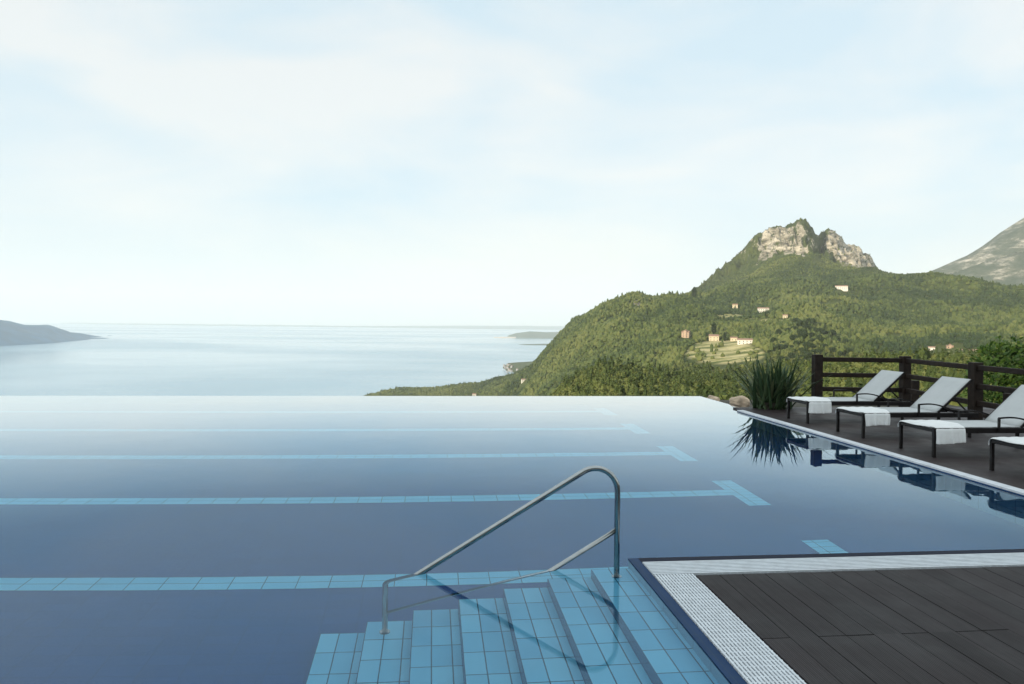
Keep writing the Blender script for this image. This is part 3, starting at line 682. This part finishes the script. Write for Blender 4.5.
# ------------------------------------------------------------------ houses on the hill
WM = {'o': M_plas_o, 'y': M_plas_y, 'w': M_plas_w}
for h, (p_, R_, s_) in zip(HS, houses_xy):
    w, d, hh = h[3]*s_, h[4]*s_, h[5]*s_; e = empty('house', p_-Vector((0, 0, 1.5)), -math.atan2(p_.x, p_.y)+random.uniform(-.25, .25)); hh += 1.5
    tag(e, h[7], 'house', 'houses scattered on the hillside')
    wall = MB().box(-w/2, w/2, -d/2, d/2, -4, hh*.78).build('wall', WM[h[6]], e)
    rf = MB(); o_ = .6
    rf.quad((-w/2-o_, -d/2-o_, hh*.78), (w/2+o_, -d/2-o_, hh*.78), (w/2+o_, 0, hh), (-w/2-o_, 0, hh))
    rf.quad((-w/2-o_, d/2+o_, hh*.78), (-w/2-o_, 0, hh), (w/2+o_, 0, hh), (w/2+o_, d/2+o_, hh*.78))
    rf.quad((-w/2-.01, -d/2, hh*.78), (-w/2-.01, 0, hh-.02), (-w/2-.01, d/2, hh*.78)); rf.quad((w/2+.01, -d/2, hh*.78), (w/2+.01, d/2, hh*.78), (w/2+.01, 0, hh-.02))
    o = rf.build('roof', M_roof, e); md = o.modifiers.new('thickness', 'SOLIDIFY'); md.thickness = .3
    nwin = max(2, int(w/5))
    for i in range(nwin):
        x = -w/2+w*(i+.5)/nwin
        for z in ((hh*.25, hh*.55) if hh > 9 else (hh*.4,)):
            MB().box(x-.6, x+.6, -d/2-.05, -d/2+.1, z-.9, z+.9).build('window', M_glass, e)
    if h[6] == 'o':
        MB().box(-w*.18, w*.18, -d/2-1.5, d/2, -4, hh*1.02).build('tower', M_plas_o, e)
        t2 = MB(); zt = hh*1.02; a_, b_ = w*.2, d/2
        for q in (((-a_, -b_-2), (a_, -b_-2)), ((a_, -b_-2), (a_, b_)), ((a_, b_), (-a_, b_)), ((-a_, b_), (-a_, -b_-2))):
            t2.quad((*q[0], zt), (*q[1], zt), (0, -1, zt+2.4))
        t2.build('tower_roof', M_roof, e)

# ------------------------------------------------------------------ trees one can tell apart
def crown_mesh(name, n, R, Hh, leaf, seed, mat, parent, cyl=False, z0=0, lumps=9, shell=.55):
    rng = np.random.default_rng(seed)
    if cyl:
        u = rng.random(n); rr = R*np.clip(np.sin(np.pi*np.clip(u*.92+.05, 0, 1))**.6, .1, 1)*rng.uniform(.55, 1.1, n); a_ = rng.uniform(0, 2*np.pi, n)
        C = np.stack([rr*np.cos(a_), rr*np.sin(a_), z0+u*Hh], -1); T = rng.uniform(.1, .8, n)
    else:
        L = rng.normal(0, 1, (lumps, 3)); L /= np.linalg.norm(L, axis=1)[:, None]; L *= rng.uniform(.25, .68, (lumps, 1)); L[:, 2] = L[:, 2]*.9
        lr = rng.uniform(.28, .5, lumps); k = rng.integers(0, lumps, n); d = rng.normal(0, 1, (n, 3)); d /= np.linalg.norm(d, axis=1)[:, None]
        C = L[k]+d*(lr[k]*rng.uniform(shell, 1.08, n)**.7)[:, None]; lt = rng.uniform(-.2, .2, lumps)
        T = np.clip(rng.uniform(.2, .8, n)+lt[k], 0, 1); C = C*np.array([R, R, Hh/2])+np.array([0, 0, z0+Hh/2])
    N = rng.normal(0, 1, (n, 3)); N /= np.linalg.norm(N, axis=1)[:, None]; A = np.cross(N, rng.normal(0, 1, (n, 3))); A /= np.linalg.norm(A, axis=1)[:, None]; B = np.cross(N, A)
    s_ = (leaf*rng.uniform(.6, 1.3, n))[:, None]
    V = np.stack([C-A*s_, C-B*s_*.5, C+A*s_, C+B*s_*.5], 1).reshape(-1, 3); Fq = np.arange(4*n).reshape(n, 4)
    return np_mesh(name, V, Fq, mat, {'tint': np.repeat(T, 4)}, parent=parent)
def tree(name, loc, R, Hh, trunk, leaf, n, mat, seed, cyl=False, z0=None):
    e = empty(name, loc); z0 = trunk if z0 is None else z0
    t = MB(); r0 = max(.05, Hh*.03)
    t.tube([(0, 0, -1), (R*.04, 0, z0+Hh*.25), (R*.02, R*.05, z0+Hh*.7)], [r0*1.2, r0*.8, r0*.25], 8)
    rnd = random.Random(seed)
    for i in range(5 if not cyl else 0):
        a_ = rnd.uniform(0, 6.28); zz = z0+Hh*rnd.uniform(.05, .4)
        t.tube([(R*.03, 0, zz), (R*.35*math.cos(a_), R*.35*math.sin(a_), zz+Hh*.18), (R*.45*math.cos(a_), R*.45*math.sin(a_), zz+Hh*.28)], [r0*.5, r0*.3, r0*.1], 6)
    t.build('trunk', M_bark, e)
    crown_mesh('crown', n, R, Hh, leaf, seed, mat, e, cyl, z0)
    return e
# dark clump of evergreens on the knoll
base_tree = None; rnd = random.Random(12)
clump = [(rnd.gauss(806, 18), rnd.uniform(316, 366)) for _ in range(74)]
clump = [c for c in clump if c[1] > 316+abs(c[0]-808)*.75+6*math.sin(c[0]*.4)]+[(774, 342), (779, 334), (785, 347), (788, 330), (794, 338), (797, 350), (801, 326), (806, 335), (809, 346), (813, 329), (816, 354), (820, 338), (824, 346), (829, 334), (833, 350), (836, 340), (790, 357), (805, 359), (823, 360), (771, 352), (840, 356), (780, 362)]
for k, (a_, b_) in enumerate(clump):
    p_, R_ = hit(a_, b_+4, 500, 1500)
    if p_ is None: continue
    s_ = R_/1000*rnd.uniform(.6, 1.1)
    if base_tree is None:
        o = tree('evergreen_tree', p_, 6.0, 12.5, .8, 1.1, 1500, M_darkleaf, 5); base_tree = o
    else: o = copy_tree(base_tree)
    o.location = p_; o.scale = (s_, s_, s_*rnd.uniform(.9, 1.2)); o.rotation_euler.z = rnd.uniform(0, 6)
    tag(o, 'dark evergreen tree in the dense dark clump behind the corner of the fence', 'tree', 'dark evergreen trees in the clump above the fence')
cyp = None
for a_, b_, s_, lab in ((585, 383, 1.0, 'lone dark cypress low on the left hillside above the pool edge'), (714, 336, 1.25, 'tall dark cypress standing behind the yellow farmhouse'),
                        (725, 341, .8, 'dark rounded cypress between the yellow and the white farmhouse'), (694, 300, 1.2, 'dark cypress on the crest right of the left hill summit')):
    p_, R_ = hit(a_, b_, 500, 3000)
    if p_ is None: continue
    s_ *= R_/1300
    if cyp is None: o = cyp = tree('cypress_tree', p_, 2.6, 18, .5, .9, 900, M_darkleaf, 9, True)
    else: o = copy_tree(cyp)
    o.location = p_; o.scale = (s_*1.2, s_*1.2, s_); tag(o, lab, 'tree', 'cypress trees')
# leafy tree by the terrace
e = tree('leafy_tree', (21.2, 22.4, -5.6), 3.4, 9.0, 1.1, .10, 34000, M_bush, 17, z0=.3); tag(e, 'large bright green leafy tree behind the fence at the right edge', 'tree')
e = tree('leafy_tree', (18.2, 21.3, -5.6), 1.8, 4.6, .6, .09, 9000, M_bush, 23, z0=.5); tag(e, 'shorter green bush tree seen through the fence rails under the large leafy tree', 'tree')

# ------------------------------------------------------------------ far land
def landform(name, pts, depth, mat, kind='structure', amp=6, seed=3, n=260):
    """pts: (px, skyline y, shoreline y); the shore lies on the lake, the crest some way behind it"""
    pts = np.array(pts, float); q = np.linspace(pts[0, 0], pts[-1, 0], n); sk = np.interp(q, pts[:, 0], pts[:, 1]); sh = np.interp(q, pts[:, 0], pts[:, 2])
    hz = PY+(q-PX)*ROLL; uu = (q-PX)/F; Rs = (H-ZL)/((sh-hz)/F)*np.sqrt(1+uu**2)
    Rc = Rs+depth; zc = yz(sk, q, Rc); a_ = np.arctan(uu)+YAW; V = []; K = 26
    for k in range(K):
        t_ = k/(K-1)*1.6; R = Rs+depth*t_
        z = np.where(t_ <= 1, ZL-3+(zc-ZL+3)*min(t_, 1)**.8, zc-(zc-ZL+5)*max(0, t_-1)/.6)
        wv = min(1, t_*2)*min(1, abs(t_-1)*4+.12)
        X = R*np.sin(a_); Y = R*np.cos(a_); z = z+wv*fbm2(X/(depth*.35), Y/(depth*.35), seed, 4)*amp
        V.append(np.stack([X, Y, z], -1))
    V = np.concatenate(V); a = (np.arange(K-1)[:, None]*n+np.arange(n-1)[None]).reshape(-1)
    o = np_mesh(name, V, np.stack([a, a+1, a+n+1, a+n], -1), mat, {'rock': np.zeros(len(V)), 'field': np.zeros(len(V))}, True); return tag(o, kind=kind)
M_pen = simple('haze_tinted_woods', (.014, .09, .17), .95, .3, .004)  # woodland colour shifted to blue, painting distance haze into the base
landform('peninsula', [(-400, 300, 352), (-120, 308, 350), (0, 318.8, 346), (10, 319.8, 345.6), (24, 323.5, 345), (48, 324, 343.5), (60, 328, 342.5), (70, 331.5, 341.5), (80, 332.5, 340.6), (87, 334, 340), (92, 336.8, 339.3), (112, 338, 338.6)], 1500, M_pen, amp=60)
landform('headland', [(508, 335.5, 337.5), (516, 333, 338), (530, 331, 338.2), (545, 332, 338.3), (580, 331, 338.5), (640, 331, 339)], 900, M_terr, amp=20)
landform('sandy_spit', [(494, 336.9, 337.8), (505, 336.6, 338), (516, 336.8, 338.1)], 300, wallm('pale_sand', (.6, .48, .36)), amp=2)
landform('breakwater', [(519, 344.3, 344.9), (530, 343.9, 345.2), (548, 343.7, 345.4), (600, 343.5, 345.6)], 200, M_terr, amp=3)
landform('shore_point', [(492, 371.2, 371.3), (499, 369.7, 371.2), (505, 366, 370.8), (509, 362.8, 371.6), (520, 362, 374), (530, 361.5, 375), (545, 360, 376), (600, 358, 376)], 500, M_terr, amp=14)
landform('far_shore', [(60, 323.5, 324.0), (180, 324, 325.4), (370, 326, 327.6), (480, 325.6, 328.9), (560, 326, 329.8), (900, 328, 334)], 5000, M_terr, amp=60)
# town on the shore point
tm = None; rnd = random.Random(31)
for k in range(34):
    a_ = rnd.uniform(504, 545); b_ = rnd.uniform(364.5, 371.5); R_ = (H-ZL)/((b_+3.5-(PY+(a_-PX)*ROLL))/F); az_ = math.atan((a_-PX)/F)+YAW
    z_ = yz(b_, a_, R_)
    if tm is None:
        tm = empty('town_house'); MB().box(-11, 11, -8, 8, -14, 8).build('wall', wallm('grey_plaster', (.32, .31, .30)), tm)
        rf = MB().quad((-12, -9, 8), (12, -9, 8), (12, 0, 12), (-12, 0, 12)).quad((-12, 9, 8), (-12, 0, 12), (12, 0, 12), (12, 9, 8)).quad((-11, -8, 7.9), (-11, 0, 11.6), (-11, 8, 7.9)).quad((11, -8, 7.9), (11, 8, 7.9), (11, 0, 11.6)).build('roof', M_roof, tm)
        o = tm
    else: o = copy_tree(tm)
    o.location = (R_*math.sin(az_), R_*math.cos(az_), z_); o.rotation_euler.z = rnd.uniform(0, 3); s_ = rnd.uniform(.4, .75); o.scale = (s_, s_, s_)
    tag(o, 'tiny pale house in the lakeside town on the hazy shore point', 'house', 'houses of the lakeside town')

# grey mountain on the right
q = np.linspace(900, 1500, 420); sk = np.interp(q, [900, 935, 965.5, 982, 990, 999, 1010, 1024, 1060, 1120, 1200, 1350, 1500], [281, 269, 256, 246, 240, 233, 226, 217, 200, 172, 150, 170, 240])
a_ = np.arctan((q-PX)/F)+YAW; V = []; K = 150
for k in range(K):
    t_ = k/(K-1)*1.25; R = np.full_like(q, 5600.)+2400*t_; zc = yz(sk, q, 8000.)
    z = np.where(t_ <= 1, -50+(zc+50)*t_**1.05, zc-(t_-1)*4*(zc+100)*.8)
    X = R*np.sin(a_); Y = R*np.cos(a_); e_ = min(1, t_*3)*min(1, abs(t_-1)*5+.03)
    rg = np.abs(fbm2(X/700+Y/2600, Y/1800, 44, 5, .55)); z = z-e_*(rg-.15)*620+e_*fbm2(X/160, Y/160, 46, 3)*40
    V.append(np.stack([X, Y, z], -1))
V = np.concatenate(V); n = len(q); a = (np.arange(K-1)[:, None]*n+np.arange(n-1)[None]).reshape(-1)
tag(np_mesh('mountain', V, np.stack([a, a+1, a+n+1, a+n], -1), M_far, None, True), kind='structure')

# ------------------------------------------------------------------ lake and near ground
b = MB(); S = 44000
b.quad((-S, -3000, ZL), (S, -3000, ZL), (S, S, ZL), (-S, S, ZL)); lk = b.build('lake', M_lake); tag(lk, kind='structure')
b = MB(); b.box(-300, 300, -300, -3.02, -6, -.12); b.box(14.52, 20, -3, 19, -6, -.9); b.box(-60, WL-.2, -3, 14, -6, -.3)
b.box(6.58, 14.5, 14.82, 20.5, -6, -.42); b.box(6.57, 14.5, 14.3, 14.818, -6, -.06); b.build('ground', M_soil); tag(bpy.data.objects['ground'], kind='structure')

# unseen building added behind the camera, sized to throw the pool terrace into shade
ht = empty('shade_building', (-22, -22, -.12)); tag(ht, 'long plastered building added unseen behind the pool terrace to shade it', 'building')
HH = 9.6
MB().box(-40, 34, -7, 7, 0, HH).build('wall', M_plas_w, ht)
b = MB(); b.box(-41, 35, -8, 8, HH, HH+.35); b.build('roof', M_roof, ht)
for i in range(14):
    for z in (1.2, 4.7, 8.2):
        x = -36+i*5; MB().box(x-1, x+1, 6.98, 7.05, z, z+2).build('window', M_glass, ht)

# ------------------------------------------------------------------ light, sky, haze
SUN_EL, SUN_AZ = math.radians(11), math.atan2(-.75, -.65)   # azimuth from +Y towards +X
sd = Vector((math.sin(SUN_AZ)*math.cos(SUN_EL), math.cos(SUN_AZ)*math.cos(SUN_EL), math.sin(SUN_EL)))
sl_ = bpy.data.lights.new('sun', 'SUN'); sl_.energy = 4.0; sl_.angle = math.radians(.5); sl_.color = (1, .88, .68)
so = bpy.data.objects.new('sun', sl_); COL.objects.link(so); so.rotation_euler = (-sd).to_track_quat('-Z', 'Y').to_euler()
w = bpy.data.worlds.new('World'); sc.world = w; w.use_nodes = True; nt = w.node_tree; nt.nodes.clear()
def N(t, **k):
    x = nt.nodes.new(t)
    for a, b in k.items(): setattr(x, a, b)
    return x
sky = N('ShaderNodeTexSky', sky_type='NISHITA', sun_disc=False, sun_elevation=SUN_EL, sun_rotation=SUN_AZ, altitude=400, air_density=1.0, dust_density=1.0, ozone_density=1.5)
tc = N('ShaderNodeTexCoord'); mp = N('ShaderNodeMapping'); mp.inputs['Scale'].default_value = (1.0, 1.0, 3.2); mp.inputs['Rotation'].default_value = (0, .12, .5)
nt.links.new(tc.outputs['Generated'], mp.inputs[0])
nz = N('ShaderNodeTexNoise'); nz.inputs['Scale'].default_value = 2.6; nz.inputs['Detail'].default_value = 7; nz.inputs['Roughness'].default_value = .5; nz.inputs['Distortion'].default_value = .35
nt.links.new(mp.outputs[0], nz.inputs['Vector'])
rp = N('ShaderNodeMapRange'); rp.inputs[1].default_value = .36; rp.inputs[2].default_value = .60; rp.inputs[3].default_value = 0; rp.inputs[4].default_value = 1
nt.links.new(nz.outputs['Fac'], rp.inputs[0])
veil = N('ShaderNodeMix', data_type='RGBA'); nt.links.new(rp.outputs[0], veil.inputs[0]); veil.inputs[6].default_value = (4.3, 5.35, 5.95, 1); veil.inputs[7].default_value = (5.75, 5.95, 5.9, 1)
mx = N('ShaderNodeMix', data_type='RGBA'); mx.inputs[0].default_value = .86; nt.links.new(sky.outputs[0], mx.inputs[6]); nt.links.new(veil.outputs[2], mx.inputs[7])
sx = N('ShaderNodeSeparateXYZ'); nt.links.new(tc.outputs['Generated'], sx.inputs[0])
lo = N('ShaderNodeMapRange'); lo.inputs[1].default_value = .0; lo.inputs[2].default_value = .16; lo.inputs[3].default_value = .75; lo.inputs[4].default_value = 0; nt.links.new(sx.outputs[2], lo.inputs[0])
cm = N('ShaderNodeMix', data_type='RGBA'); nt.links.new(lo.outputs[0], cm.inputs[0]); nt.links.new(mx.outputs[2], cm.inputs[6]); cm.inputs[7].default_value = (5.6, 5.5, 5.1, 1)
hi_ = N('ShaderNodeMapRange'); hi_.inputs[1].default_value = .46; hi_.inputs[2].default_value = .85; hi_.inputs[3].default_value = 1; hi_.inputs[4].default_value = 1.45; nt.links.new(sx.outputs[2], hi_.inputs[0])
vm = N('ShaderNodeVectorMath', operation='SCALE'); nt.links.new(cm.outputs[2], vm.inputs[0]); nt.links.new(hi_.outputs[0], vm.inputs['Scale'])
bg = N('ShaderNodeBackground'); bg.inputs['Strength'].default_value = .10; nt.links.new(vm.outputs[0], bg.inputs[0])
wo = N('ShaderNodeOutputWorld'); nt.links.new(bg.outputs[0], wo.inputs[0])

hz = MB().box(-46000, 46000, -3500, 46000, ZL-30, 1500).build('haze', None); tag(hz, kind='stuff')
t = NT('haze'); pv = t.n('ShaderNodeVolumePrincipled'); pv.inputs['Density'].default_value = 3.7e-5; pv.inputs['Color'].default_value = (.93, .98, 1, 1); pv.inputs['Anisotropy'].default_value = .0
t.l(pv.outputs[0], t.out.inputs['Volume']); hz.data.materials.append(t.m)

sc.view_settings.view_transform = 'Standard'; sc.view_settings.look = 'None'; sc.view_settings.gamma = 1; sc.view_settings.exposure = .72
sc.cycles.use_denoising = True
sc.cycles.max_bounces = 10; sc.cycles.transmission_bounces = 8; sc.cycles.volume_bounces = 2
sc.cycles.caustics_refractive = True; sc.cycles.caustics_reflective = True
